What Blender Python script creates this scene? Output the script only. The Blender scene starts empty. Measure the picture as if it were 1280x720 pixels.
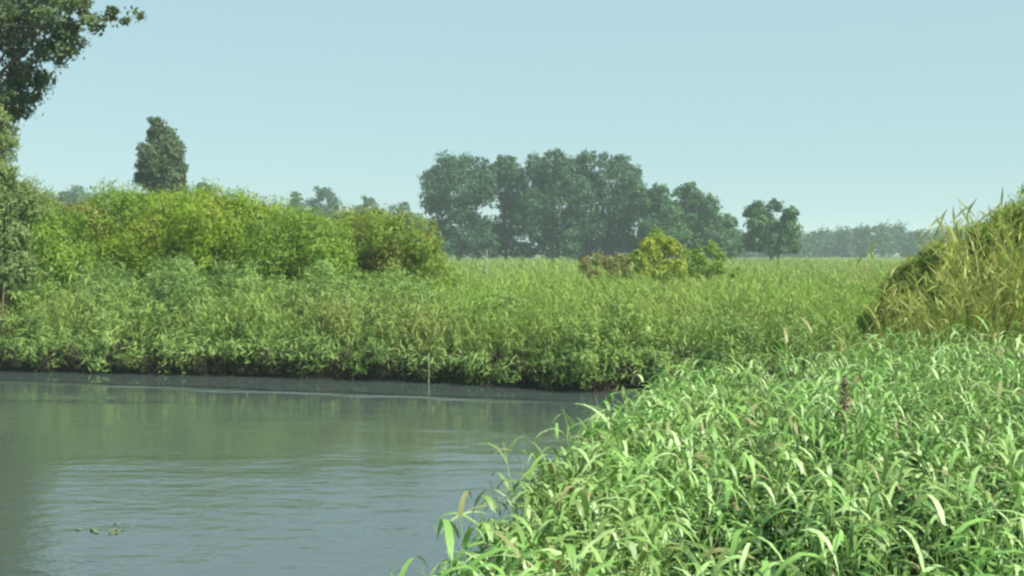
import bpy, math, random
import numpy as np

S = bpy.context.scene
COL = S.collection
F, EYE, HOR = 1400.0, 3.6, 312.0          # focal length in photo pixels, eye height, horizon row

def pt(px, py, d):
    return np.array([(px - 640.0) / F * d, d, EYE + (HOR - py) / F * d])

# ------------------------------------------------------------------ helpers
def tag(o, label, cat, group=None, kind=None):
    o['label'] = label
    o['category'] = cat
    if group: o['group'] = group
    if kind: o['kind'] = kind
    return o

def link_mesh(name, V, quads, mat, parent=None, tris=None, smooth=False):
    V = np.asarray(V, dtype=np.float32).reshape(-1, 3)
    quads = np.asarray(quads, dtype=np.int32).reshape(-1, 4)
    me = bpy.data.meshes.new(name)
    me.vertices.add(len(V)); me.vertices.foreach_set('co', V.ravel())
    n = len(quads)
    me.loops.add(n * 4); me.loops.foreach_set('vertex_index', quads.ravel())
    me.polygons.add(n)
    me.polygons.foreach_set('loop_start', np.arange(n, dtype=np.int32) * 4)
    if smooth:
        me.polygons.foreach_set('use_smooth', np.ones(n, dtype=bool))
    me.update(calc_edges=True)
    me.materials.append(mat)
    o = bpy.data.objects.new(name, me)
    COL.objects.link(o)
    if parent is not None:
        o.parent = parent
        o.matrix_parent_inverse.identity()
    return o

def empty(name, loc):
    o = bpy.data.objects.new(name, None)
    o.location = [float(v) for v in loc]
    o.empty_display_size = 0.2
    COL.objects.link(o)
    return o

class Buf:
    def __init__(self): self.v = []; self.q = []; self.n = 0
    def add(self, v, q):
        v = np.asarray(v, float).reshape(-1, 3); q = np.asarray(q, int).reshape(-1, 4)
        self.v.append(v); self.q.append(q + self.n); self.n += len(v)
    def get(self):
        return np.concatenate(self.v), np.concatenate(self.q)

def tube(buf, pts, radii, sides=6):
    pts = np.asarray(pts, float); k = len(pts)
    rings = []
    for i in range(k):
        a = pts[max(i - 1, 0)]; b = pts[min(i + 1, k - 1)]
        t = b - a; t /= np.linalg.norm(t) + 1e-9
        u = np.cross(t, [0.31, 0.95, 0.05] if abs(t[2]) > .8 else [0, 0, 1.0]); u /= np.linalg.norm(u)
        w = np.cross(t, u)
        an = np.linspace(0, 2 * np.pi, sides, endpoint=False)
        rings.append(pts[i] + radii[i] * (np.cos(an)[:, None] * u + np.sin(an)[:, None] * w))
    q = []
    for i in range(k - 1):
        for s in range(sides):
            s2 = (s + 1) % sides
            q.append([i * sides + s, i * sides + s2, (i + 1) * sides + s2, (i + 1) * sides + s])
    buf.add(np.concatenate(rings), q)

def wavy(a, b, rng, n=6, amp=.06):
    a = np.asarray(a, float); b = np.asarray(b, float)
    L = np.linalg.norm(b - a)
    out = []
    for i in range(n):
        t = i / (n - 1)
        p = a * (1 - t) + b * t
        if 0 < i < n - 1: p = p + rng.normal(0, amp * L * .5, 3) * [1, 1, .4]
        out.append(p)
    return out

def unit(v):
    return v / (np.linalg.norm(v, axis=-1, keepdims=True) + 1e-9)

# smooth pseudo noise in the plan
def pnoise(x, y, s, seed=0):
    r = np.random.RandomState(seed)
    out = 0
    for i in range(6):
        a = r.uniform(0, 6.28); k = (2 ** (i * .4)) / s * 2.2; ph = r.uniform(0, 6.28)
        out = out + np.sin((x * math.cos(a) + y * math.sin(a)) * k + ph)
    return out / 6 * 1.4

# ------------------------------------------------------------------ materials
def new_mat(name):
    m = bpy.data.materials.new(name); m.use_nodes = True
    nt = m.node_tree; nt.nodes.clear()
    return m, nt, nt.nodes.new, nt.links.new

def leaf_mat(name, cols, pos=None, trans=.35, patch=None, patch_scale=.5, gloss=.015, patch_amt=.6):
    """colour differs from leaf to leaf; patches of another tint lie through the plant"""
    m, nt, N, L = new_mat(name)
    geo = N('ShaderNodeNewGeometry')
    ramp = N('ShaderNodeValToRGB'); el = ramp.color_ramp.elements
    pos = pos or list(np.linspace(0, 1, len(cols)))
    while len(el) < len(cols): el.new(.5)
    for e, p, c in zip(el, pos, cols):
        e.position = p; e.color = (*c, 1)
    L(geo.outputs['Random Per Island'], ramp.inputs['Fac'])
    col = ramp.outputs['Color']
    if patch:
        tc = N('ShaderNodeTexCoord'); no = N('ShaderNodeTexNoise'); no.inputs['Scale'].default_value = patch_scale
        no.inputs['Detail'].default_value = 3
        L(tc.outputs['Object'], no.inputs['Vector'])
        mr = N('ShaderNodeMapRange'); mr.inputs['From Min'].default_value = .42; mr.inputs['From Max'].default_value = .66
        mr.inputs['To Max'].default_value = patch_amt
        L(no.outputs['Fac'], mr.inputs['Value'])
        mx = N('ShaderNodeMix'); mx.data_type = 'RGBA'
        mx.inputs[7].default_value = (*patch, 1)
        L(mr.outputs['Result'], mx.inputs[0]); L(col, mx.inputs[6]); col = mx.outputs[2]
    df = N('ShaderNodeBsdfDiffuse'); tr = N('ShaderNodeBsdfTranslucent'); gl = N('ShaderNodeBsdfGlossy')
    gl.inputs['Roughness'].default_value = .5; gl.inputs['Color'].default_value = (.9, .95, .9, 1)
    hs = N('ShaderNodeHueSaturation'); hs.inputs['Hue'].default_value = .485; hs.inputs['Value'].default_value = 1.15
    L(col, hs.inputs['Color'])
    L(col, df.inputs['Color']); L(hs.outputs['Color'], tr.inputs['Color'])
    m1 = N('ShaderNodeMixShader'); m1.inputs[0].default_value = trans
    L(df.outputs[0], m1.inputs[1]); L(tr.outputs[0], m1.inputs[2])
    m2 = N('ShaderNodeMixShader'); m2.inputs[0].default_value = gloss
    L(m1.outputs[0], m2.inputs[1]); L(gl.outputs[0], m2.inputs[2])
    out = N('ShaderNodeOutputMaterial'); L(m2.outputs[0], out.inputs['Surface'])
    return m

def bark_mat(name, a, b):
    m, nt, N, L = new_mat(name)
    tc = N('ShaderNodeTexCoord'); mp = N('ShaderNodeMapping'); mp.inputs['Scale'].default_value = (6, 6, 1.2)
    no = N('ShaderNodeTexNoise'); no.inputs['Scale'].default_value = 3; no.inputs['Detail'].default_value = 6
    L(tc.outputs['Object'], mp.inputs[0]); L(mp.outputs[0], no.inputs['Vector'])
    r = N('ShaderNodeValToRGB'); r.color_ramp.elements[0].position = .35; r.color_ramp.elements[1].position = .65
    r.color_ramp.elements[0].color = (*a, 1); r.color_ramp.elements[1].color = (*b, 1)
    L(no.outputs['Fac'], r.inputs[0])
    bs = N('ShaderNodeBsdfPrincipled'); bs.inputs['Roughness'].default_value = .9
    L(r.outputs[0], bs.inputs['Base Color'])
    bp = N('ShaderNodeBump'); bp.inputs['Strength'].default_value = .6; bp.inputs['Distance'].default_value = .03
    L(no.outputs['Fac'], bp.inputs['Height']); L(bp.outputs[0], bs.inputs['Normal'])
    out = N('ShaderNodeOutputMaterial'); L(bs.outputs[0], out.inputs['Surface'])
    return m

M = {}
M['bark'] = bark_mat('bark', (.06, .05, .04), (.15, .125, .10))
M['twig'] = bark_mat('twig', (.07, .06, .03), (.16, .12, .07))
M['drystem'] = bark_mat('dry_stem', (.19, .13, .09), (.27, .19, .13))
M['palestem'] = bark_mat('pale_stem', (.34, .34, .25), (.50, .48, .36))
M['reed'] = leaf_mat('reed_leaf', [(.34, .25, .13), (.20, .24, .08), (.08, .16, .03), (.13, .29, .055), (.23, .43, .10), (.47, .63, .29)],
                     [0, .06, .09, .30, .68, 1], trans=.2, patch=(.24, .29, .09), patch_scale=.55, gloss=.045, patch_amt=.45)
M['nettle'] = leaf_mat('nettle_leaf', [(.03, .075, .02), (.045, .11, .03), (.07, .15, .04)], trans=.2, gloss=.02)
M['field'] = leaf_mat('field_reed_leaf', [(.22, .18, .08), (.14, .21, .04), (.17, .28, .05), (.26, .40, .08)],
                      [0, .06, .12, 1], trans=.24, patch=(.30, .34, .10), patch_scale=.22, gloss=.02, patch_amt=.7)
M['herb'] = leaf_mat('bank_herb_leaf', [(.16, .11, .07), (.06, .14, .03), (.15, .27, .055), (.34, .47, .13)],
                     [0, .06, .14, 1], trans=.2, patch=(.12, .22, .06), patch_scale=.45, gloss=.02)
M['willow'] = leaf_mat('willow_leaf', [(.15, .26, .02), (.22, .36, .03), (.30, .43, .045)], trans=.4, patch=(.24, .27, .045), patch_scale=.5)
M['willow2'] = leaf_mat('sallow_leaf', [(.13, .24, .025), (.19, .32, .04), (.26, .38, .06)], trans=.38, patch=(.14, .23, .04), patch_scale=.5)
M['olive'] = leaf_mat('olive_leaf', [(.14, .22, .03), (.20, .31, .045), (.27, .36, .065)], trans=.35, patch=(.27, .22, .06), patch_scale=.7, patch_amt=.5)
M['mound'] = leaf_mat('olive_shrub_leaf', [(.26, .20, .07), (.19, .33, .05), (.26, .42, .065), (.37, .51, .11)], trans=.42, patch=(.40, .38, .11), patch_scale=.7, patch_amt=.6)
M['yellow'] = leaf_mat('yellow_leaf', [(.24, .31, .035), (.34, .40, .04), (.46, .46, .06)], trans=.4, patch=(.20, .32, .04), patch_scale=1.3, patch_amt=.9)
M['rust'] = leaf_mat('rusty_leaf', [(.18, .20, .05), (.24, .20, .08), (.18, .27, .06)], trans=.3)
M['dkleaf'] = leaf_mat('tree_leaf', [(.03, .085, .04), (.045, .12, .05), (.065, .15, .06)], trans=.3, patch=(.07, .13, .045), patch_scale=.2)
M['midleaf'] = leaf_mat('young_tree_leaf', [(.05, .12, .045), (.075, .16, .055), (.10, .20, .065)], trans=.3)
M['poplar'] = leaf_mat('poplar_leaf', [(.07, .11, .05), (.09, .14, .06), (.12, .17, .075)], trans=.3)
M['greyleaf'] = leaf_mat('grey_green_leaf', [(.055, .10, .04), (.09, .145, .06), (.14, .20, .09)], trans=.35, patch=(.15, .20, .06), patch_scale=.8)
M['paleleaf'] = leaf_mat('pale_leaf', [(.14, .20, .06), (.20, .28, .09), (.26, .34, .13)], trans=.4)
M['shade_litter'] = leaf_mat('shaded_stem_leaf', [(.022, .018, .012), (.04, .034, .02), (.05, .06, .025), (.15, .12, .08)], [0, .35, .93, 1], trans=.05)  # dead stems, with the shade under the bank put into their dark colour
M['dry'] = leaf_mat('dry_grass_blade', [(.36, .30, .12), (.24, .31, .06), (.30, .38, .08), (.40, .42, .13)], trans=.3)
M['float'] = leaf_mat('floating_leaf', [(.08, .12, .05), (.12, .16, .07), (.14, .15, .08)], trans=.1, gloss=.15)

# ------------------------------------------------------------------ terrain with the river cut into it
FAR = np.array([[-400, 60], [-120, 42], [-40, 36], [-15.4, 33.8], [-8, 32.2], [-2, 30.6], [2.2, 28.6], [6, 29.6], [12, 33.5], [22, 40], [60, 60], [400, 160]], float)
NEAR = np.array([[-400, -40], [-60, -12], [-12, -4], [-2.0, 1.5], [-.75, 3.2], [-.45, 4.5], [-.25, 5.6], [.0, 6.8], [.6, 9.4], [1.5, 12.4], [3.2, 15.6], [5.6, 19.0], [9, 24.5], [14, 29.5], [24, 35.5], [62, 54], [400, 152]], float)

def far_y(x): return np.interp(x, FAR[:, 0], FAR[:, 1])
def near_y(x): return np.interp(x, NEAR[:, 0], NEAR[:, 1])

def ground_z(x, y):
    x = np.asarray(x, float); y = np.asarray(y, float)
    wob = .25 * pnoise(x, y, 2.5, 3)
    a = y - far_y(x) + wob * .6                       # >0 beyond the river
    b = (near_y(x) - y) * .75 + wob * .5              # >0 on the near side
    s = np.maximum(a, b)
    h = .42 * np.clip(s / .45 + .55, 0, 1) ** 1.0 + .10 * np.clip(s / 6, 0, 1)
    h = np.where(s < -.25, -.9 * np.clip((-s - .25) / 1.5, 0, 1), h)
    far = np.clip((np.hypot(x, y) - 60) / 100, 0, 1)
    h = h + np.where(s > 0, .05 * pnoise(x, y, 6, 5) * (1 - .5 * far), 0)
    # the raised bank the photographer stands on
    h = h + np.where(b > 0, 1.45 * np.clip((1.9 - y) / 2.2, 0, 1) ** 1.3, 0)
    return h

def axis(lo, hi, step, reach, g=1.22):
    c = list(np.arange(lo, hi + 1e-6, step))
    s = step; p = c[-1]
    while p < reach: s *= g; p += s; c.append(min(p, reach))
    s = step; p = c[0]; left = []
    while p > -reach: s *= g; p -= s; left.append(max(p, -reach))
    return np.array(left[::-1] + c)

gx = axis(-22, 18, .3, 1600); gy = axis(-2, 42, .3, 1600)
GX, GY = np.meshgrid(gx, gy)
GZ = ground_z(GX, GY)
nx, ny = len(gx), len(gy)
idx = np.arange(nx * ny).reshape(ny, nx)
gq = np.stack([idx[:-1, :-1], idx[:-1, 1:], idx[1:, 1:], idx[1:, :-1]], -1).reshape(-1, 4)

m, nt, N, L = new_mat('marsh_soil')
tc = N('ShaderNodeTexCoord'); no = N('ShaderNodeTexNoise'); no.inputs['Scale'].default_value = .7; no.inputs['Detail'].default_value = 8
L(tc.outputs['Object'], no.inputs['Vector'])
r = N('ShaderNodeValToRGB'); r.color_ramp.elements[0].position = .38; r.color_ramp.elements[1].position = .62
r.color_ramp.elements[0].color = (.07, .10, .03, 1); r.color_ramp.elements[1].color = (.15, .20, .055, 1)
L(no.outputs['Fac'], r.inputs[0])
sx = N('ShaderNodeSeparateXYZ'); L(tc.outputs['Object'], sx.inputs[0])
mr = N('ShaderNodeMapRange'); mr.inputs['From Min'].default_value = .30; mr.inputs['From Max'].default_value = .48
L(sx.outputs['Z'], mr.inputs['Value'])
mx = N('ShaderNodeMix'); mx.data_type = 'RGBA'; mx.inputs[6].default_value = (.035, .028, .02, 1)
L(mr.outputs[0], mx.inputs[0]); L(r.outputs[0], mx.inputs[7])
bs = N('ShaderNodeBsdfPrincipled'); bs.inputs['Roughness'].default_value = .9
L(mx.outputs[2], bs.inputs['Base Color'])
bp = N('ShaderNodeBump'); bp.inputs['Strength'].default_value = .7; bp.inputs['Distance'].default_value = .08
n2 = N('ShaderNodeTexNoise'); n2.inputs['Scale'].default_value = 6; n2.inputs['Detail'].default_value = 6
L(tc.outputs['Object'], n2.inputs['Vector']); L(n2.outputs['Fac'], bp.inputs['Height']); L(bp.outputs[0], bs.inputs['Normal'])
out = N('ShaderNodeOutputMaterial'); L(bs.outputs[0], out.inputs['Surface'])
g = link_mesh('ground', np.stack([GX, GY, GZ], -1), gq, m, smooth=True)
tag(g, 'flat green marshland with brown muddy banks along the river', 'ground', kind='structure')

# ------------------------------------------------------------------ water
m, nt, N, L = new_mat('river_water')
tc = N('ShaderNodeTexCoord')
mp = N('ShaderNodeMapping'); mp.inputs['Scale'].default_value = (.55, 1.0, 1)
L(tc.outputs['Object'], mp.inputs[0])
w1 = N('ShaderNodeTexNoise'); w1.inputs['Scale'].default_value = 3.4; w1.inputs['Detail'].default_value = 4; w1.inputs['Roughness'].default_value = .55
w2 = N('ShaderNodeTexNoise'); w2.inputs['Scale'].default_value = .8; w2.inputs['Detail'].default_value = 2
L(mp.outputs[0], w1.inputs['Vector']); L(mp.outputs[0], w2.inputs['Vector'])
mp3 = N('ShaderNodeMapping'); mp3.inputs['Scale'].default_value = (.05, .22, 1); mp3.inputs['Rotation'].default_value = (0, 0, .1)
L(tc.outputs['Object'], mp3.inputs[0])
w3 = N('ShaderNodeTexNoise'); w3.inputs['Scale'].default_value = 1.0; w3.inputs['Detail'].default_value = 3
L(mp3.outputs[0], w3.inputs['Vector'])
# calm water along the sheltered far bank, breeze ripples in the open
sx = N('ShaderNodeSeparateXYZ'); L(tc.outputs['Object'], sx.inputs[0])
dm = N('ShaderNodeMath'); dm.operation = 'MULTIPLY_ADD'; dm.inputs[1].default_value = .27; L(sx.outputs['X'], dm.inputs[0]); L(sx.outputs['Y'], dm.inputs[2])
calm = N('ShaderNodeMapRange'); calm.inputs['From Min'].default_value = 28.4; calm.inputs['From Max'].default_value = 26.6
calm.inputs['To Min'].default_value = .05; calm.inputs['To Max'].default_value = .13
L(dm.outputs[0], calm.inputs['Value'])
opn = N('ShaderNodeMapRange'); opn.inputs['From Min'].default_value = 21.5; opn.inputs['From Max'].default_value = 15
opn.inputs['To Max'].default_value = .3
L(dm.outputs[0], opn.inputs['Value'])
band = N('ShaderNodeMapRange'); band.inputs['From Min'].default_value = .5; band.inputs['From Max'].default_value = .72
band.inputs['To Max'].default_value = .55
L(w3.outputs['Fac'], band.inputs['Value'])
# the thin wind streak a little off the far bank
st = N('ShaderNodeMath'); st.operation = 'SUBTRACT'; st.inputs[1].default_value = 27.3; L(dm.outputs[0], st.inputs[0])
wv = N('ShaderNodeMath'); wv.operation = 'MULTIPLY_ADD'; wv.inputs[1].default_value = 1.1; L(w2.outputs['Fac'], wv.inputs[0]); L(st.outputs[0], wv.inputs[2])
sa = N('ShaderNodeMath'); sa.operation = 'ABSOLUTE'; L(wv.outputs[0], sa.inputs[0])
sm = N('ShaderNodeMapRange'); sm.inputs['From Min'].default_value = .45; sm.inputs['From Max'].default_value = .1; sm.inputs['To Max'].default_value = 2.2
L(sa.outputs[0], sm.inputs['Value'])
a1 = N('ShaderNodeMath'); L(calm.outputs[0], a1.inputs[0]); L(opn.outputs[0], a1.inputs[1])
a2 = N('ShaderNodeMath'); L(a1.outputs[0], a2.inputs[0]); L(band.outputs[0], a2.inputs[1])
pm = N('ShaderNodeMapRange'); pm.inputs['From Min'].default_value = .38; pm.inputs['From Max'].default_value = .6; L(w3.outputs['Fac'], pm.inputs['Value'])
s2 = N('ShaderNodeMath'); s2.operation = 'MULTIPLY'; L(sm.outputs[0], s2.inputs[0]); L(pm.outputs[0], s2.inputs[1])
a3 = N('ShaderNodeMath'); L(a2.outputs[0], a3.inputs[0]); L(s2.outputs[0], a3.inputs[1])
hh = N('ShaderNodeMath'); hh.operation = 'MULTIPLY_ADD'; hh.inputs[1].default_value = 1.6; L(w2.outputs['Fac'], hh.inputs[0]); L(w1.outputs['Fac'], hh.inputs[2])
hm = N('ShaderNodeMath'); hm.operation = 'MULTIPLY'; L(hh.outputs[0], hm.inputs[0]); L(a3.outputs[0], hm.inputs[1])
bp = N('ShaderNodeBump'); bp.inputs['Strength'].default_value = 1.0; bp.inputs['Distance'].default_value = .04
L(hm.outputs[0], bp.inputs['Height'])
bs = N('ShaderNodeBsdfPrincipled'); bs.inputs['Base Color'].default_value = (.058, .076, .069, 1)
bs.inputs['Roughness'].default_value = .06; bs.inputs['IOR'].default_value = 1.9
L(bp.outputs[0], bs.inputs['Normal'])
out = N('ShaderNodeOutputMaterial'); L(bs.outputs[0], out.inputs['Surface'])
wx = np.linspace(-400, 400, 41); wy = np.linspace(-60, 170, 24)
WX, WY = np.meshgrid(wx, wy); idx = np.arange(41 * 24).reshape(24, 41)
wq = np.stack([idx[:-1, :-1], idx[:-1, 1:], idx[1:, 1:], idx[1:, :-1]], -1).reshape(-1, 4)
w = link_mesh('river_water', np.stack([WX, WY, 0 * WX], -1), wq, m)
tag(w, 'calm murky river reflecting the sky and green bank', 'water', kind='structure')

# ------------------------------------------------------------------ reeds and grass
def blade(p0, d0, length, width, droop, segs, side):
    """one long leaf as a strip that arches over; returns verts, quads"""
    p = np.array(p0, float); d = unit(np.array(d0, float)); st = length / segs
    V = []
    for i in range(segs + 1):
        t = i / segs
        w = width * (min(1, t * 5 + .35) * (1 - t ** 2.2)) + .0015
        V.append(p - side * w / 2); V.append(p + side * w / 2)
        d = unit(d + np.array([0, 0, -droop / segs]) * (1.0 + t))
        p = p + d * st
    q = [[2 * i, 2 * i + 1, 2 * i + 3, 2 * i + 2] for i in range(segs)]
    return np.array(V), q

def reed_template(rng, h, nleaf, ll, lw, segs, stem_r, leaf_from=.25, stem_sides=3):
    b = Buf()
    bend = rng.normal(0, .10, 2) * h
    def axis_p(t): return np.array([bend[0] * t * t, bend[1] * t * t, h * t])
    tube(b, [axis_p(t) for t in np.linspace(0, .97, 4)], [stem_r, stem_r * .9, stem_r * .7, stem_r * .35], stem_sides)
    az = rng.uniform(0, 6.28)
    for i in range(nleaf):
        t = leaf_from + (.98 - leaf_from) * (i + rng.uniform(0, .6)) / nleaf
        az += math.pi + rng.normal(0, .75)
        el = rng.uniform(.45, 1.1) if t < .88 else rng.uniform(.8, 1.35)
        d = np.array([math.cos(az) * math.cos(el), math.sin(az) * math.cos(el), math.sin(el)])
        side = unit(np.array([-math.sin(az), math.cos(az), rng.normal(0, .25)]))
        v, q = blade(axis_p(t), d, ll * rng.uniform(.7, 1.2), lw * rng.uniform(.7, 1.2), rng.uniform(1.0, 2.7), segs, side)
        b.add(v, q)
    return b.get()

def scatter(buf, temps, X, Y, Z, SC, rng, lean=.08, wide=1.0, bias=(0, 0)):
    k = rng.randint(0, len(temps), len(X))
    th = rng.uniform(0, 2 * np.pi, len(X))
    lx = rng.normal(bias[0], lean, len(X)); ly = rng.normal(bias[1], lean, len(X))
    for i, (tv, tq) in enumerate(temps):
        s = np.where(k == i)[0]
        if not len(s): continue
        c, sn = np.cos(th[s])[:, None], np.sin(th[s])[:, None]
        sc = SC[s][:, None]
        x, y, z = tv[:, 0][None] * wide, tv[:, 1][None] * wide, tv[:, 2][None]
        vx = (x * c - y * sn) * sc + lx[s][:, None] * z * sc + X[s][:, None]
        vy = (x * sn + y * c) * sc + ly[s][:, None] * z * sc + Y[s][:, None]
        vz = z * sc * (1 - .3 * (lx[s] ** 2 + ly[s] ** 2))[:, None] + Z[s][:, None]
        V = np.stack([vx, vy, vz], -1).reshape(-1, 3)
        Q = (tq[None] + (np.arange(len(s)) * len(tv))[:, None, None]).reshape(-1, 4)
        buf.add(V, Q)

rng = np.random.RandomState(11)
T_near = [reed_template(rng, rng.uniform(1.75, 2.1), rng.randint(12, 16), .38, .030, 6, .006) for _ in range(14)]
T_mid = [reed_template(rng, rng.uniform(1.6, 1.95), 8, .42, .034, 3, .007) for _ in range(12)]
T_far = [reed_template(rng, rng.uniform(1.6, 1.9), 6, .50, .06, 2, .012) for _ in range(10)]
T_vfar = [reed_template(rng, rng.uniform(1.5, 1.8), 6, .75, .16, 2, .03) for _ in range(8)]

# near bank: the right-hand foreground
BX = np.array([3.0, 4.2, 4.6, 5.6, 6.6, 9.7, 12.4, 15.4, 18.6, 21.0]); BY = np.array([-.66, -.40, -.32, -.16, .04, .83, 1.7, 4.0, 7.2, 9.9])
def bank_edge(d): return np.interp(d, BX, BY)
n = 11000
d = rng.uniform(2.9, 20.5, n); x = rng.uniform(-1.2, 12, n)
dens = np.clip(1.15 - (d - 4) / 30, .5, 1)
keep = (x > bank_edge(d) + .05 * rng.normal(size=n)) & (x < .5 * d + 1.6) & (rng.uniform(size=n) < dens * np.clip(.75 + 1.0 * pnoise(x, d, .75, 51), .06, 1) * np.where(np.hypot((x - .215 * d) / .45, (d - 6.6) / 1.9) < 1, .10, 1))
# the mound of the olive shrub takes the far corner
d, x = d[keep], x[keep]
z = np.maximum(ground_z(x, d), -.1)
edge = np.clip((x - bank_edge(d)) / .9, 0, 1)
hh_ = (2.26 + (.08 + .10 * np.clip(d - 6, 0, 4) / 4) * pnoise(x, d, 1.1, 21) + .10 * pnoise(x, d, 3, 22) + .11 * rng.normal(size=len(x)) - .20 * (1 - edge) * rng.uniform(.0, 1.4, len(x)))
sc = (hh_ - z) / 1.95
b = Buf(); scatter(b, T_near, x, d, z, sc, rng, lean=.10, bias=(.03, .0))
# low growth filling the foot of the reeds
n = 3400                                                # thick fringe along the water
d = rng.uniform(3.0, 13, n); x = bank_edge(d) + rng.uniform(.06, .6, n)
z = np.maximum(ground_z(x, d), -.1)
scatter(b, T_near, x, d, z, (2.2 - z) / 1.95 * np.clip(rng.normal(.92, .10, n), .6, 1.04), rng, lean=.07, bias=(.03, 0))
n = 1300
d = rng.uniform(3.0, 14, n); x = rng.uniform(-1.2, 8, n)
keep = (x > bank_edge(d)) & (x < .5 * d + 1.2); d, x = d[keep], x[keep]
z = np.maximum(ground_z(x, d), -.1)
scatter(b, T_near, x, d, z, rng.uniform(.55, .85, len(x)), rng, lean=.16, wide=1.25)
near = link_mesh('reed_bed', *b.get(), M['reed'], smooth=True)
tag(near, 'dense bright green reeds with arching leaves filling the near river bank', 'reeds', kind='stuff')

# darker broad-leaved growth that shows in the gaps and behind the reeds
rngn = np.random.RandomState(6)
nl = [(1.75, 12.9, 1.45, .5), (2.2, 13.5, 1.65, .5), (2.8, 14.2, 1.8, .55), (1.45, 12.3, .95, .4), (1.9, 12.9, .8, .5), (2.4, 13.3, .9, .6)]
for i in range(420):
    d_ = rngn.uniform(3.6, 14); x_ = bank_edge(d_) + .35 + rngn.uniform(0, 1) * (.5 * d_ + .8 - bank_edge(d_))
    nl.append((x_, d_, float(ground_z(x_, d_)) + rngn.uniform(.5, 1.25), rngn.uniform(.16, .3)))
# far side: reed field from the bank back to the trees
b = Buf()
def field(n, d0, d1, temps, tgt, half=.56, sc_sd=.07, lean=.10):
    d = np.sqrt(rng.uniform(d0 ** 2, d1 ** 2, n)); x = rng.uniform(-half, half, n) * d
    keep = d > far_y(x) - .15 + .2 * rng.normal(size=n) * .5
    d, x = d[keep], x[keep]
    z = np.maximum(ground_z(x, d), 0)
    frontness = np.clip((d - far_y(x)) / 1.6, 0, 1)
    keep = rng.uniform(size=len(x)) < np.clip(.75 + .55 * pnoise(x, d, 2.6, 41), .22, 1)      # thin and thick places
    x, d, z, frontness = x[keep], d[keep], z[keep], frontness[keep]
    top = tgt + .40 * pnoise(x, d, 2.2, 31) + .22 * pnoise(x, d, 9, 32) + .12 * rng.normal(size=len(x)) - .75 * (1 - frontness) * rng.uniform(.2, 1, len(x))
    scl = (top - z) / 1.75 * (1 + sc_sd * rng.normal(size=len(x)))
    scatter(b, temps, x, d, z, scl, rng, lean=lean)
field(36000, 27.5, 46, T_mid, 2.15)
field(19000, 44, 90, T_far, 2.2)
field(15000, 85, 225, T_vfar, 2.15, half=.55)
fr = link_mesh('reed_bed', *b.get(), M['field'], smooth=True)
tag(fr, 'wide field of yellowish green reeds between the far bank and the trees', 'reeds', kind='stuff')

# ------------------------------------------------------------------ leafy crowns
def foliage(lobes, n, ll, lw, rng, clumps=26, up=.25, spread=.24, fill=.15, droop=0.0):
    """lobes: (x,y,z,r). Leaves gather in clumps that sit on the lobes' skins."""
    lobes = np.asarray(lobes, float)
    wt = lobes[:, 3] ** 2; wt /= wt.sum()
    # clump centres
    nc = clumps * len(lobes)
    li = rng.choice(len(lobes), nc, p=wt)
    dirs = unit(rng.normal(size=(nc, 3)) + [0, 0, up])
    rad = lobes[li, 3] * rng.uniform(.5, .95, nc)
    cc = lobes[li, :3] + dirs * rad[:, None]
    cr = lobes[li, 3] * spread * rng.uniform(.6, 1.4, nc)
    ci = rng.randint(0, nc, n)
    off = np.clip(rng.normal(size=(n, 3)), -1.7, 1.7) * cr[ci][:, None] * [.75, .75, .6]
    c = cc[ci] + off
    nf = int(n * fill)                                   # a few inside
    lf = rng.choice(len(lobes), nf, p=wt)
    c[:nf] = lobes[lf, :3] + np.clip(rng.normal(size=(nf, 3)), -1.2, 1.2) * lobes[lf, 3:4] * .42
    nrm = unit(dirs[ci] * .9 + unit(off) * .5 + rng.normal(size=(n, 3)) * .55 + [0, 0, .35])
    ax = unit(np.cross(nrm, rng.normal(size=(n, 3)))); ax = unit(ax + np.array([0, 0, -droop]))
    sd = unit(np.cross(nrm, ax))
    s = rng.uniform(.65, 1.25, n)[:, None]
    a = c - ax * ll * s * .5; e = c + ax * ll * s * .5
    mid = c + nrm * ll * .07 - ax * ll * s * .06
    V = np.stack([a, mid + sd * lw * s * .5, e, mid - sd * lw * s * .5], 1).reshape(-1, 3)
    Q = np.arange(n * 4).reshape(-1, 4)
    return V, Q

def px_lobes(lst, d, rng, depth=.55, jit=.0):
    out = []
    xs = [l[0] for l in lst]; cx = (min(xs) + max(xs)) / 2; hw = max((max(xs) - min(xs)) / 2, 1) + 12
    for (px, py, r) in lst:
        # lobes near the middle of the outline lie nearer or farther than those at its edge
        t = math.sqrt(max(.05, 1 - min(1, abs(px - cx) / hw) ** 2))
        off = rng.uniform(-1, 1) * t * hw / F * d * depth * 1.6
        p = pt(px, py, d)
        out.append((p[0], p[1] + off, p[2], r / F * d))
    # lobes behind that the front ones hide, so the crown is full all round
    for (px, py, r) in lst[::2]:
        p = pt(px, py, d)
        out.append((p[0] + rng.normal() * r / F * d * .4, p[1] + hw / F * d * depth * rng.uniform(.3, 1.2), p[2] * .97, r / F * d * .95))
    return out

def dome_lobes(cx, top, hw, base, n, rng):
    out = []
    for i in range(n):
        u = rng.uniform(-.92, .92)
        yt = top + (1 - math.sqrt(1 - u * u)) * (base - top) * .85
        r = hw * rng.uniform(.22, .38)
        out.append((cx + u * (hw - r * .6), yt + r * .8 + (rng.uniform(0, 1) ** 1.5) * (base - yt - r) * .75, r))
    return out

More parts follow.
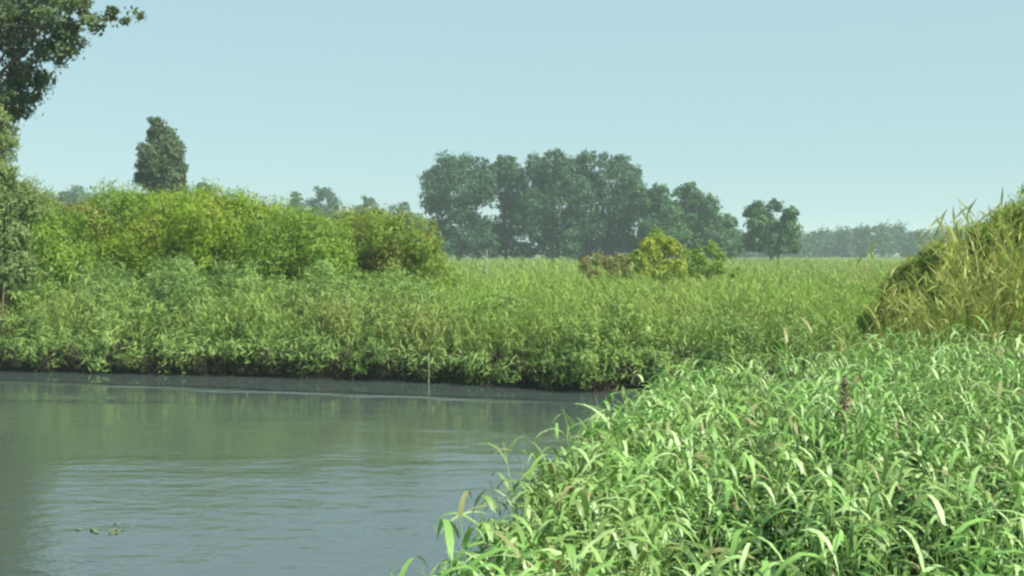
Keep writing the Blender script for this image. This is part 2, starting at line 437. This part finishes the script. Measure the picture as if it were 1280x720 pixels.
def plant(name, base, lobes, mat, label, cat, n, ll, lw, rng, group=None, trunk_r=.25, shrub=False, bark='bark', clumps=26, up=.25,
          spread=.27, fill=.15, droop=0.0, extra_limbs=()):
    root = empty(name, base); base = np.asarray(base, float)
    tag(root, label, cat, group)
    V, Q = foliage(lobes, n, ll, lw, rng, clumps, up, spread, fill, droop)
    link_mesh('crown', V - base, Q, mat, root)
    b = Buf(); L_ = np.asarray(lobes)
    if shrub:
        order = rng.permutation(len(L_))[:9]
        for i in order:
            s0 = np.array([rng.normal(0, .18), rng.normal(0, .18), -.12])
            e = L_[i, :3] - base + [0, 0, L_[i, 3] * .3]
            tube(b, wavy(s0, e, rng, 6, .05), np.linspace(trunk_r, trunk_r * .2, 6), 5)
        link_mesh('stems', *b.get(), M['twig'], root, smooth=True)
    else:
        ctr = (L_[:, :3] * L_[:, 3:4]).sum(0) / L_[:, 3].sum() - base
        topz = L_[:, 2].max() - base[2]
        tp = np.array([ctr[0], ctr[1], topz * .82])
        path = wavy([0, 0, -.3], tp, rng, 9, .03)
        tube(b, path, [trunk_r * (1.35 if k == 0 else 1 - k / 8 * .8) for k in range(9)], 9)
        for i in rng.permutation(len(L_))[:14]:
            if L_[i, 3] < .4: continue
            e = L_[i, :3] - base
            k = int(np.clip(e[2] / max(topz, .1) * 8 * .92, 1, 7))
            tube(b, wavy(path[k], e, rng, 6, .06), np.linspace(trunk_r * (.55 - .05 * k), trunk_r * .06, 6), 6)
        for pts_ in extra_limbs:
            k = 4
            tip = np.asarray(pts_[-1]) - base; st_ = np.asarray(pts_[0]) - base
            pp = wavy(path[k], st_, rng, 4, .05) + wavy(st_, tip, rng, 7, .07)[1:]
            tube(b, pp, np.linspace(trunk_r * .3, .007, len(pp)), 6)
        link_mesh('trunk', *b.get(), M[bark], root, smooth=True)
    return root

rng = np.random.RandomState(5)
def foot(px, d):
    x = (px - 640) / F * d
    return (x, d, float(ground_z(x, d)))

GT = 'trees of the dark clump beyond the reed field'
clump = [
 ('tree', 572, 214, [(560,215,20),(585,212,17),(541,228,17),(600,226,13),(546,250,17),(575,240,22),(590,246,13),(548,270,14),(572,266,17),(588,282,14),(556,294,20),(582,302,19),(600,240,11),(598,290,15),(605,224,13),(606,209,9),(612,238,12),(604,300,14),(602,250,9),(603,279,10)], 'dkleaf',
  'rounded dark tree at the left end of the big clump', 8200),
 ('tree', 634, 220, [(632,207,12),(625,222,13),(642,224,15),(633,240,14),(646,258,16),(642,284,18),(626,302,17),(619,232,11),(620,293,15),(612,303,14)], 'dkleaf',
  'narrow dark tree right of the gap where sky shows through the big clump', 5200),
 ('tree', 690, 212, [(672,208,15),(692,204,13),(710,208,14),(668,232,18),(695,230,22),(715,235,18),(672,260,20),(700,262,22),(658,252,17),(726,250,17),(722,275,17),(655,280,16),(675,290,20),(705,292,22)], 'dkleaf',
  'broad tall dark tree in the middle of the big clump', 8200),
 ('tree', 757, 217, [(735,206,13),(757,204,12),(778,207,13),(792,221,11),(735,232,20),(765,232,22),(788,240,16),(740,262,22),(772,265,22),(798,262,14),(740,292,22),(775,292,22)], 'dkleaf',
  'broad tall dark tree behind the yellow bush, right half of the big clump', 8600),
 ('tree', 824, 206, [(812,247,13),(828,245,12),(815,265,16),(835,268,16),(815,292,18),(840,292,18)], 'midleaf',
  'lower mid green tree just right of the tallest trees', 5200),
 ('tree', 868, 210, [(858,240,10),(866,251,13),(880,263,13),(855,268,16),(890,281,14),(872,285,18),(860,300,18),(895,302,14)], 'midleaf',
  'sloping mid green tree with a small knob on top near the clump\'s right end', 5600),
 ('tree', 912, 222, [(910,281,10),(914,296,12),(908,308,12)], 'midleaf',
  'small low tree ending the big clump on its right', 2400),
]
for nm, bpx, dd, lob, mt, lab, n in clump:
    lob = [(a, c - 2, r * 1.28) for a, c, r in lob]
    lo, hi = min(l[0] for l in lob), max(l[0] for l in lob)
    lob += [(u, 310 + rng.uniform(-4, 4), 16) for u in np.linspace(lo, hi, max(2, int((hi - lo) / 12)))]     # low skirts of branches
    plant(nm, foot(bpx, dd), px_lobes(lob, dd, rng), M[mt], lab, 'tree', int(n * 3.4), .56, .36, rng, GT, trunk_r=.42, clumps=34, fill=.3, spread=.17)
plant('tree', foot(964, 190), px_lobes([(950,263,13),(970,258,12),(985,270,11),(942,281,12),(962,282,18),(985,288,15),(945,303,14),(970,305,16),(992,306,12)], 190, rng),
      M['midleaf'], 'lone round tree standing clear to the right of the big clump', 'tree', 13000, .55, .38, rng, trunk_r=.35, clumps=18, fill=.2)
rng = np.random.RandomState(21)
plant('poplar_tree', foot(205, 112), px_lobes([(205,160,12),(202,172,15),(209,183,18),(195,194,17),(217,195,17),(192,208,15),(206,210,18),(220,210,13),(188,226,16),(205,230,20),(223,228,14),(200,246,22),(218,246,20),(205,262,20)], 112, rng),
      M['poplar'], 'slim upright tree rising alone behind the left bushes', 'tree', 32000, .32, .2, rng, trunk_r=.22, clumps=34, spread=.2, fill=.2)
GD = 'small hazy trees on the left skyline'
for px, dd, lob, lab, n in [
    (100, 300, [(84,246,11),(104,243,11),(122,248,9),(95,262,16),(115,264,15)], 'hazy low tree on the skyline left of the slim upright tree', 2600),
    (147, 290, [(140,240,8),(153,246,9),(146,262,15)], 'small hazy treetop close beside the slim upright tree on its left', 1800),
    (258, 280, [(250,234,8),(262,238,8),(256,256,15)], 'small hazy treetop just right of the slim upright tree', 1800),
    (371, 310, [(371,246,8),(366,258,9),(376,260,9),(371,275,13)], 'smaller of two hazy rounded trees between the bushes and the big clump', 1800),
    (405, 310, [(405,242,10),(396,254,10),(414,255,10),(405,272,15)], 'larger of two hazy rounded trees between the bushes and the big clump', 2400),
    (458, 320, [(458,252,9),(448,262,9),(468,264,9),(458,278,14)], 'hazy tree above the olive bush left of the big clump', 1900),
    (500, 300, [(492,264,9),(508,262,9),(500,276,14),(515,284,14),(486,282,12)], 'hazy low tree just left of the big clump', 2200)]:
    plant('tree', foot(px, dd), px_lobes(lob, dd, rng), M['dkleaf'], lab, 'tree', n, .75, .5, rng, GD, trunk_r=.3, clumps=14, fill=.25)

# overhanging tree at the left edge
ltd = 36.5
lob = [(-10,15,50),(55,5,42),(95,2,24),(20,55,40),(72,48,28),(-45,50,55),(10,98,30),(40,92,20),(-5,130,24),(-14,148,24),(-40,120,48),(30,-60,60),(-70,-60,85),(92,-48,42),(-20,-130,70),(-110,20,60),(-130,-90,80),(26,128,10)]
twig_end = [pt(-10, 40, ltd), pt(60, 30, ltd), pt(120, 22, ltd), pt(176, 24, ltd)]
L0 = px_lobes(lob, ltd, rng, depth=.35)
L0 += [(*pt(170, 22, ltd), .42), (*pt(140, 26, ltd), .4), (*pt(114, 30, ltd), .45)]
plant('overhanging_tree', (-20.5, 37.0, float(ground_z(-20.5, 37.0))), L0, M['greyleaf'], 'tall dark grey green tree hanging into the top left corner', 'tree',
      52000, .19, .085, rng, trunk_r=.26, clumps=26, spread=.26, fill=.10, droop=.5, extra_limbs=[twig_end])

# ------------------------------------------------------------------ shrubs of the far bank
GB = 'willow bushes along the far bank on the left'
bushes = [
 (-2, 160, 34, 34.3, 'paleleaf', 'tall pale green bush at the left edge under the dark tree', 9000),
 (28, 252, 62, 38.5, 'willow2', 'green bush at the far left in front of the pale bush', 9500),
 (92, 247, 60, 43.0, 'olive', 'yellowish olive bush second along the row from the left edge', 9000),
 (160, 243, 58, 45.0, 'willow2', 'mid green bush standing left below the slim upright tree', 9000),
 (228, 233, 70, 42.0, 'willow', 'tallest bright yellow green bush, right below the slim upright tree', 13000),
 (305, 250, 62, 44.0, 'willow', 'bright green bush right beside the tallest yellow green one', 11000),
 (372, 268, 62, 42.0, 'willow2', 'mid green bush below the two hazy rounded trees', 10000),
 (442, 264, 56, 45.5, 'olive', 'olive brown bush near the right end of the row', 9000),
 (502, 272, 44, 43.0, 'olive', 'dark olive bush ending the row beside the open reed field', 7500),
]
for cx, top, hw, dd, mt, lab, n in bushes:
    lob = dome_lobes(cx, top - 8, hw * 1.4, 385, 32, rng)
    lob += [(cx + rng.uniform(-1, 1) * hw, rng.uniform(318, 352), hw * rng.uniform(.2, .3)) for _ in range(8)]
    if cx > 500: lob += [(530, 312, 17), (545, 330, 15), (560, 343, 13), (520, 300, 15), (574, 352, 11), (592, 358, 10), (480, 345, 16), (515, 350, 16)]
    if top < 200: lob = [(2,150,18),(-18,158,24),(-8,168,20),(4,190,22),(-14,205,28),(8,222,22),(-6,245,30),(14,262,24),(-10,285,34),(12,305,28),(-4,335,34)]
    plant('willow_bush', foot(cx, dd), px_lobes(lob, dd, rng, depth=.7), M[mt], lab, 'bush', int(n * 3.4), .20, .048, rng, GB, trunk_r=.05, shrub=True,
          clumps=20, up=.5, spread=.32, fill=.2, droop=-.6)
plant('yellow_bush', foot(822, 54), px_lobes([(822,298,11),(808,308,13),(836,306,13),(850,318,12),(795,322,12),(822,322,15),(845,336,12),(805,340,13),(828,345,14)], 54, rng, depth=.8),
      M['yellow'], 'yellow leaved bush in the reed field before the big tree clump', 'bush', 5200, .17, .09, rng, trunk_r=.045, shrub=True, up=.5)
plant('rusty_bush', foot(752, 52), px_lobes([(732,328,9),(748,324,10),(765,330,11),(780,326,11),(742,342,10),(765,345,11),(785,342,10)], 52, rng, depth=.8),
      M['rust'], 'low brownish bush touching the yellow bush on its left', 'bush', 3000, .16, .07, rng, trunk_r=.03, shrub=True)
plant('green_bush', foot(888, 60), px_lobes([(868,318,9),(886,310,9),(902,321,8),(878,330,12),(900,335,11),(888,346,12),(862,338,11),(915,340,8),(850,345,9)], 60, rng, depth=.8),
      M['willow2'], 'green bush touching the yellow bush on its right', 'bush', 3600, .18, .08, rng, trunk_r=.035, shrub=True)

# olive shrubs on the near bank at the right edge
def mound_lobes(l, d): return px_lobes(l, d, rng, depth=.6)
plant('olive_shrub', foot(1290, 23.0), mound_lobes([(1238,300,22),(1232,328,26),(1245,345,28),(1262,278,26),(1290,268,28),(1325,262,34),(1240,312,28),(1275,310,34),(1315,305,36),(1232,350,28),(1265,352,34),(1305,350,38),(1350,300,40),(1360,345,40),(1250,385,30),(1300,390,36)], 23.0),
      M['mound'], 'tall yellowish olive shrub at the right edge on the near bank', 'bush', 30000, .24, .03, rng, trunk_r=.02, shrub=True, up=.6, spread=.36, fill=.25, droop=-.9)
plant('olive_shrub', foot(1178, 22.0), mound_lobes([(1102,402,13),(1112,388,14),(1135,362,16),(1150,342,15),(1175,322,15),(1200,325,20),(1178,345,20),(1215,352,24),(1155,368,18),(1190,378,24),(1135,385,15),(1165,395,20),(1118,398,12),(1215,392,24)], 22.0),
      M['mound'], 'lower olive shrub sloping down on the left of the tall olive one', 'bush', 20000, .24, .03, rng, trunk_r=.02, shrub=True, up=.6, spread=.36, fill=.25, droop=-.9)

# wispy dry grass growing up through the olive shrubs
def grass_template(rng, h):
    b = Buf()
    for i in range(7):
        az = rng.uniform(0, 6.28); s = rng.normal(0, .06, 2)
        d_ = np.array([math.cos(az) * .16, math.sin(az) * .16, 1])
        v, q = blade((s[0], s[1], 0), d_, h * rng.uniform(.6, 1.05), .009, rng.uniform(.1, .6), 5, unit(np.array([-math.sin(az), math.cos(az), 0.])))
        b.add(v, q)
        tip = v[-1]
        if i < 4:                                            # loose seed head
            for k in range(7):
                dd_ = unit(np.array([rng.normal(0, .4), rng.normal(0, .4), 1]))
                v2, q2 = blade(tip - np.array([0, 0, .035 * k]), dd_, .10, .010, .4, 2, unit(np.cross(dd_, rng.normal(size=3))))
                b.add(v2, q2)
    return b.get()
T_g = [grass_template(rng, 1.0) for _ in range(8)]
b = Buf(); n = 620
px = rng.uniform(1075, 1400, n); d = rng.uniform(19.0, 24.5, n)
x = (px - 640) / F * d; keep = d < near_y(x) - .3; px, d, x = px[keep], d[keep], x[keep]
topy = np.interp(px, [1075, 1130, 1190, 1235, 1290, 1400], [402, 360, 308, 264, 250, 244])
z = ground_z(x, d) + 0 * d; topz = EYE + (HOR - topy) / F * d
scatter(b, T_g, x, d, z, (topz - z) * np.where(d > 22.6, rng.uniform(.65, 1.0, len(x)), rng.uniform(.5, .97, len(x))), rng, lean=.16, wide=1.2)
dg = link_mesh('dry_grass', *b.get(), M['dry'], smooth=True)
tag(dg, 'wispy straw coloured grass growing up through the olive shrubs at right', 'grass', kind='stuff')

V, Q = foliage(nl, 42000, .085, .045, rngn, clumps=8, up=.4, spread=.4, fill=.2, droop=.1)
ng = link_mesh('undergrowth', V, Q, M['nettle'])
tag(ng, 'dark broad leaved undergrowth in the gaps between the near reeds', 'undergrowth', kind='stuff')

# mixed herbs along the foot of the far bank
b = Buf()
rngh = np.random.RandomState(8)
hl = []
for px in np.arange(-160, 1010, 6.0):
    for row in range(3 if px > 640 else 9 if px < 560 else 6):
        if rngh.uniform() < (.4 if row > 2 else .22 * row): continue
        x0 = (px - 640) / F * 32; d0 = float(far_y(x0)) - .28 + row * .72 + rngh.uniform(-.35, .3) + .25 * math.sin(px * .11) * math.sin(px * .037)
        x0 = (px + rngh.uniform(-6, 6) - 640) / F * d0
        lush = np.interp(px, [-160, 60, 420, 520, 640, 830, 1010], [1.2, 1.0, .95, .75, .72, .85, .9])
        lush *= 1 + .30 * math.sin(px * .045 + 1) * math.sin(px * .021)
        zt = (.50 + .50 * min(row, 2.6)) * lush + rngh.uniform(-.25, .5) + (row > 3) * (.35 + .55 * math.sin(px * .07 + row) * math.sin(px * .029))
        r_ = rngh.uniform(.2, .58)
        hl.append((x0, d0, max(zt, .42), r_))
        if row > 0: hl.append((x0 + rngh.uniform(-.3, .3), d0 - .1, max(zt - .5, .25), r_))
V, Q = foliage(hl, 170000, .22, .028, rngh, clumps=7, up=.4, spread=.34, fill=.15, droop=.1)
hb = link_mesh('bank_herbs', V, Q, M['herb'])
ll_ = []  # waterline strip of dead stems, its dark colour painting the under-bank shade
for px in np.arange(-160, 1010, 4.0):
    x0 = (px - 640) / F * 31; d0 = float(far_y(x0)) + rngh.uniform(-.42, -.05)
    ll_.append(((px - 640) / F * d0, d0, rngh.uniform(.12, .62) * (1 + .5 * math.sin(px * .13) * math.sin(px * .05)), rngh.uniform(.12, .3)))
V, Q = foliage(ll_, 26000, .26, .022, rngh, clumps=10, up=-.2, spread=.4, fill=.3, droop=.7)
lt = link_mesh('bank_shade_litter', V, Q, M['shade_litter'])
tag(lt, 'dead stems along the far bank waterline, coloured dark for the shade under the bank', 'dead plants', kind='stuff')
tag(hb, 'tangled bluish green herbs overhanging the water along the far bank', 'undergrowth', kind='stuff')

# distant wood along the horizon on the right
rngw = np.random.RandomState(4)
wl = []
for px in np.arange(900, 1560, 7.0):
    dd = rngw.uniform(420, 470)
    top = 292 + 4 * math.sin(px * .05) + rngw.uniform(-4, 4) + max(0, (px - 1130)) * .012
    for k in range(3):
        p = pt(px + rngw.uniform(-5, 5), top + k * 9 + 4, dd); wl.append((p[0], p[1] + rngw.uniform(-8, 8), p[2], rngw.uniform(2.8, 4.4)))
for px in np.arange(-420, 905, 18.0):
    dd = rngw.uniform(560, 640)
    for k in range(2):
        p = pt(px + rngw.uniform(-5, 5), 297 + rngw.uniform(-3, 5) + k * 10, dd); wl.append((p[0], p[1] + rngw.uniform(-8, 8), p[2], rngw.uniform(2.8, 4.4)))
for px in np.arange(30, 560, 6.0):                        # the wood stands higher behind the left bushes
    dd = rngw.uniform(400, 450); top = np.interp(px, [30, 165, 200, 350, 520, 560], [243, 246, 256, 262, 268, 290]) + 3.5 * math.sin(px * .09) + rngw.uniform(-3, 3)
    for k in range(3):
        p = pt(px + rngw.uniform(-4, 4), top + 9 + k * 13, dd); wl.append((p[0], p[1] + rngw.uniform(-8, 8), p[2], rngw.uniform(2.6, 4.0)))
V, Q = foliage(wl, 130000, 1.3, .9, rngw, clumps=10, spread=.35, fill=.4)
fw = link_mesh('distant_wood', V, Q, M['dkleaf'])
tag(fw, 'low hazy wood along the horizon beyond the reed field and left bushes', 'wood', kind='stuff')

# ------------------------------------------------------------------ single plants that stand out
rngs = np.random.RandomState(77)
def single_reed(px, py, d, label, lean=(0, 0), h_leaf=.34, nleaf=12, w=.028):
    top = pt(px, py, d); gz = max(float(ground_z(top[0], d)), -.05)
    base = np.array([top[0] - lean[0], d - lean[1], gz])
    root = empty('reed_plant', base); tag(root, label, 'reed', 'single reeds standing out of the near bank')
    h = top[2] - gz
    def ap(t): return np.array([lean[0] * t ** 1.8, lean[1] * t ** 1.8, h * t])
    b = Buf(); tube(b, [ap(t) for t in np.linspace(0, .98, 7)], np.linspace(.007, .0025, 7), 5)
    link_mesh('stem', *b.get(), M['reed'], root, smooth=True)
    az = rngs.uniform(0, 6.28); b = Buf()
    for i in range(nleaf):
        t = .3 + .68 * i / (nleaf - 1); az += math.pi + rngs.normal(0, .7)
        el = rngs.uniform(.5, 1.0) if t < .9 else 1.2
        dv = np.array([math.cos(az) * math.cos(el), math.sin(az) * math.cos(el), math.sin(el)])
        v, q = blade(ap(t), dv, h_leaf * rngs.uniform(.8, 1.15), w * rngs.uniform(.8, 1.15), rngs.uniform(1.3, 2.4), 8, unit(np.array([-math.sin(az), math.cos(az), rngs.normal(0, .2)])))
        b.add(v, q)
    link_mesh('leaves', *b.get(), M['reed'], root, smooth=True)
single_reed(572, 640, 5.0, 'pale reed leaning out over the water at the bottom left end of the near reeds', (-.2, .1), .26)
single_reed(650, 572, 6.4, 'reed with drooping tip reaching over the water halfway up the near bank edge', (-.25, .1), .3)
single_reed(768, 528, 8.4, 'arching reed above the river edge where near and far banks almost meet', (-.2, .0), .36)
single_reed(818, 458, 10.5, 'reed standing against the dark foot of the far bank', (-.1, .0), .4)
single_reed(1016, 412, 12.6, 'tallest reed, its drooping top showing against the field left of the olive shrubs', (.1, .0), .5, w=.04)
single_reed(985, 424, 11.9, 'reed with a bowed tip just left of the tallest reed', (.12, .0), .48, w=.036)
single_reed(1240, 395, 13.0, 'tall reed in front of the tall olive shrub near the right edge', (.2, .0), .6, w=.04)

# brown seed head in the middle of the near reeds
top = pt(1060, 472, 8.6); bz = float(ground_z(top[0], 8.6))
root = empty('seed_head', (top[0], 8.6, bz)); tag(root, 'reddish brown dry seed head standing among the near reeds', 'dead plant')
h = top[2] - bz
b = Buf(); tube(b, [np.array([.02 * math.sin(4 * t), .01 * t, h * t]) for t in np.linspace(0, 1, 8)], np.linspace(.008, .003, 8), 6)
link_mesh('stem', *b.get(), M['drystem'], root, smooth=True)
b = Buf()
for k in range(170):
    t = rngs.uniform(0, 1); az = rngs.uniform(0, 6.28)
    p = np.array([.02 * math.sin(4), .01, h - .36 * t]); dv = np.array([math.cos(az) * .7, math.sin(az) * .7, .8])
    v, q = blade(p, dv, .045 + .05 * t * (1.3 - t), .014, .8, 2, unit(np.cross(dv, rngs.normal(size=3)))); b.add(v, q)
link_mesh('seeds', *b.get(), M['drystem'], root)

# thin dead stems at the water's edge and in the field
def bare_stem(px, ytop, d, r, label, mat, zb, lean):
    top = pt(px, ytop, d); root_b = np.array([top[0], d, zb])
    h = top[2] - zb
    b = Buf(); tube(b, [np.array([lean * t + .012 * math.sin(5 * t), 0, h * t - .25 * (t == 0)]) for t in np.linspace(0, 1, 7)], np.linspace(r, r * .6, 7), 6)
    o = link_mesh('dead_stem', b.get()[0], b.get()[1], M[mat], smooth=True); o.location = root_b.tolist()
    tag(o, label, 'dead stem')
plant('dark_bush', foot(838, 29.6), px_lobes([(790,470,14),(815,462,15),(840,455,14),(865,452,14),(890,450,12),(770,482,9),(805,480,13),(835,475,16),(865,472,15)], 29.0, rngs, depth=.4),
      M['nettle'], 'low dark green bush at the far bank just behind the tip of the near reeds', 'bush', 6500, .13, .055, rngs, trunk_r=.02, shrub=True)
bare_stem(535, 446, 29.9, .011, 'thin pale stem standing in the water at the foot of the far bank', 'palestem', 0.0, .03)
bare_stem(608, 312, 75, .05, 'slim pale stem rising from the reed field below the clump\'s sky gap', 'palestem', .4, .05)

# little raft of floating weed on the open water
c = pt(132, 665, EYE * F / (665 - HOR))
raft = empty('floating_weed', (c[0], c[1], 0)); tag(raft, 'small raft of floating leaves on the open water at lower left', 'water plant')
for k in range(13):
    b = Buf()
    p = np.array([rngs.normal(0, .20), rngs.normal(0, .16), .006 + .004 * rngs.uniform()]); az = rngs.uniform(0, 6.28); r_ = rngs.uniform(.015, .045)
    ring = [p + np.array([math.cos(az + a) * r_ * 1.5, math.sin(az + a) * r_, .012 * math.sin(2 * a)]) for a in np.linspace(.3, 5.98, 8)]
    ctr_ = len(ring); vv = ring + [p + np.array([0, 0, .004])]
    b.add(vv, [[i, i + 1, i + 2, ctr_] for i in (0, 2, 4)] + [[6, 7, 0, ctr_]])
    link_mesh('leaf', *b.get(), M['float'], raft)

# ------------------------------------------------------------------ air
hz0, hz1 = (-1650, -1650, -2.2), (1650, 1650, 27)
V = [(x_, y_, z_) for z_ in (hz0[2], hz1[2]) for y_ in (hz0[1], hz1[1]) for x_ in (hz0[0], hz1[0])]
Q = [(0, 2, 3, 1), (4, 5, 7, 6), (0, 1, 5, 4), (1, 3, 7, 5), (3, 2, 6, 7), (2, 0, 4, 6)]
m, nt, N, L = new_mat('summer_haze')
pv = N('ShaderNodeVolumePrincipled'); pv.inputs['Color'].default_value = (.82, .96, 1, 1); pv.inputs['Density'].default_value = .00052
pv.inputs['Anisotropy'].default_value = 0
out = N('ShaderNodeOutputMaterial'); L(pv.outputs[0], out.inputs['Volume'])
hz = link_mesh('haze', V, Q, m)
tag(hz, 'thin pale summer haze over the marsh', 'haze', kind='stuff')

# ------------------------------------------------------------------ light, sky, camera
ELEV, ROT = math.radians(47), math.radians(124)       # sun behind the right shoulder
sd = np.array([math.sin(ROT) * math.cos(ELEV), math.cos(ROT) * math.cos(ELEV), math.sin(ELEV)])
sun = bpy.data.lights.new('sun', 'SUN'); sun.energy = 4.0; sun.angle = math.radians(.5); sun.color = (1, .97, .88)
so = bpy.data.objects.new('sun', sun); COL.objects.link(so); so.location = (20, -20, 40)
from mathutils import Vector
so.rotation_euler = Vector((-sd).tolist()).to_track_quat('-Z', 'Y').to_euler()

W = bpy.data.worlds.new('World'); S.world = W; W.use_nodes = True
nt = W.node_tree; nt.nodes.clear(); N = nt.nodes.new; L = nt.links.new
sky = N('ShaderNodeTexSky'); sky.sky_type = 'NISHITA'; sky.sun_disc = False
sky.sun_elevation = ELEV; sky.sun_rotation = ROT
sky.air_density = 1.0; sky.dust_density = .8; sky.ozone_density = 1.2
bg = N('ShaderNodeBackground'); bg.inputs['Strength'].default_value = .075
wo = N('ShaderNodeOutputWorld')
tint = N('ShaderNodeMix'); tint.data_type = 'RGBA'; tint.blend_type = 'MULTIPLY'; tint.inputs[0].default_value = 1
tint.inputs[7].default_value = (.96, 1.10, .97, 1)                      # the cyan cast of this sky
L(sky.outputs[0], tint.inputs[6]); 
hzy = N('ShaderNodeMix'); hzy.data_type = 'RGBA'; hzy.inputs[0].default_value = .8     # evenly hazed summer sky
hzy.inputs[7].default_value = (3.1, 4.55, 4.95, 1)
L(tint.outputs[2], hzy.inputs[6]); L(hzy.outputs[2], bg.inputs['Color']); L(bg.outputs[0], wo.inputs['Surface'])

cam = bpy.data.cameras.new('camera'); cam.sensor_width = 36; cam.lens = 36 * F / 1280; cam.clip_end = 6000; cam.clip_start = .05
co = bpy.data.objects.new('camera', cam); COL.objects.link(co)
co.location = (0, 0, EYE); co.rotation_euler = (math.pi / 2 - math.atan((360 - HOR) / F), 0, 0)
S.camera = co

S.view_settings.view_transform = 'Standard'; S.view_settings.look = 'None'
S.view_settings.exposure = 1.0; S.view_settings.gamma = 1; S.view_settings.use_curve_mapping = False
S.render.engine = 'CYCLES'
cy = S.cycles
cy.max_bounces = 6; cy.diffuse_bounces = 3; cy.glossy_bounces = 3; cy.transmission_bounces = 4; cy.volume_bounces = 1
cy.use_denoising = True
cy.filter_width = 2.5
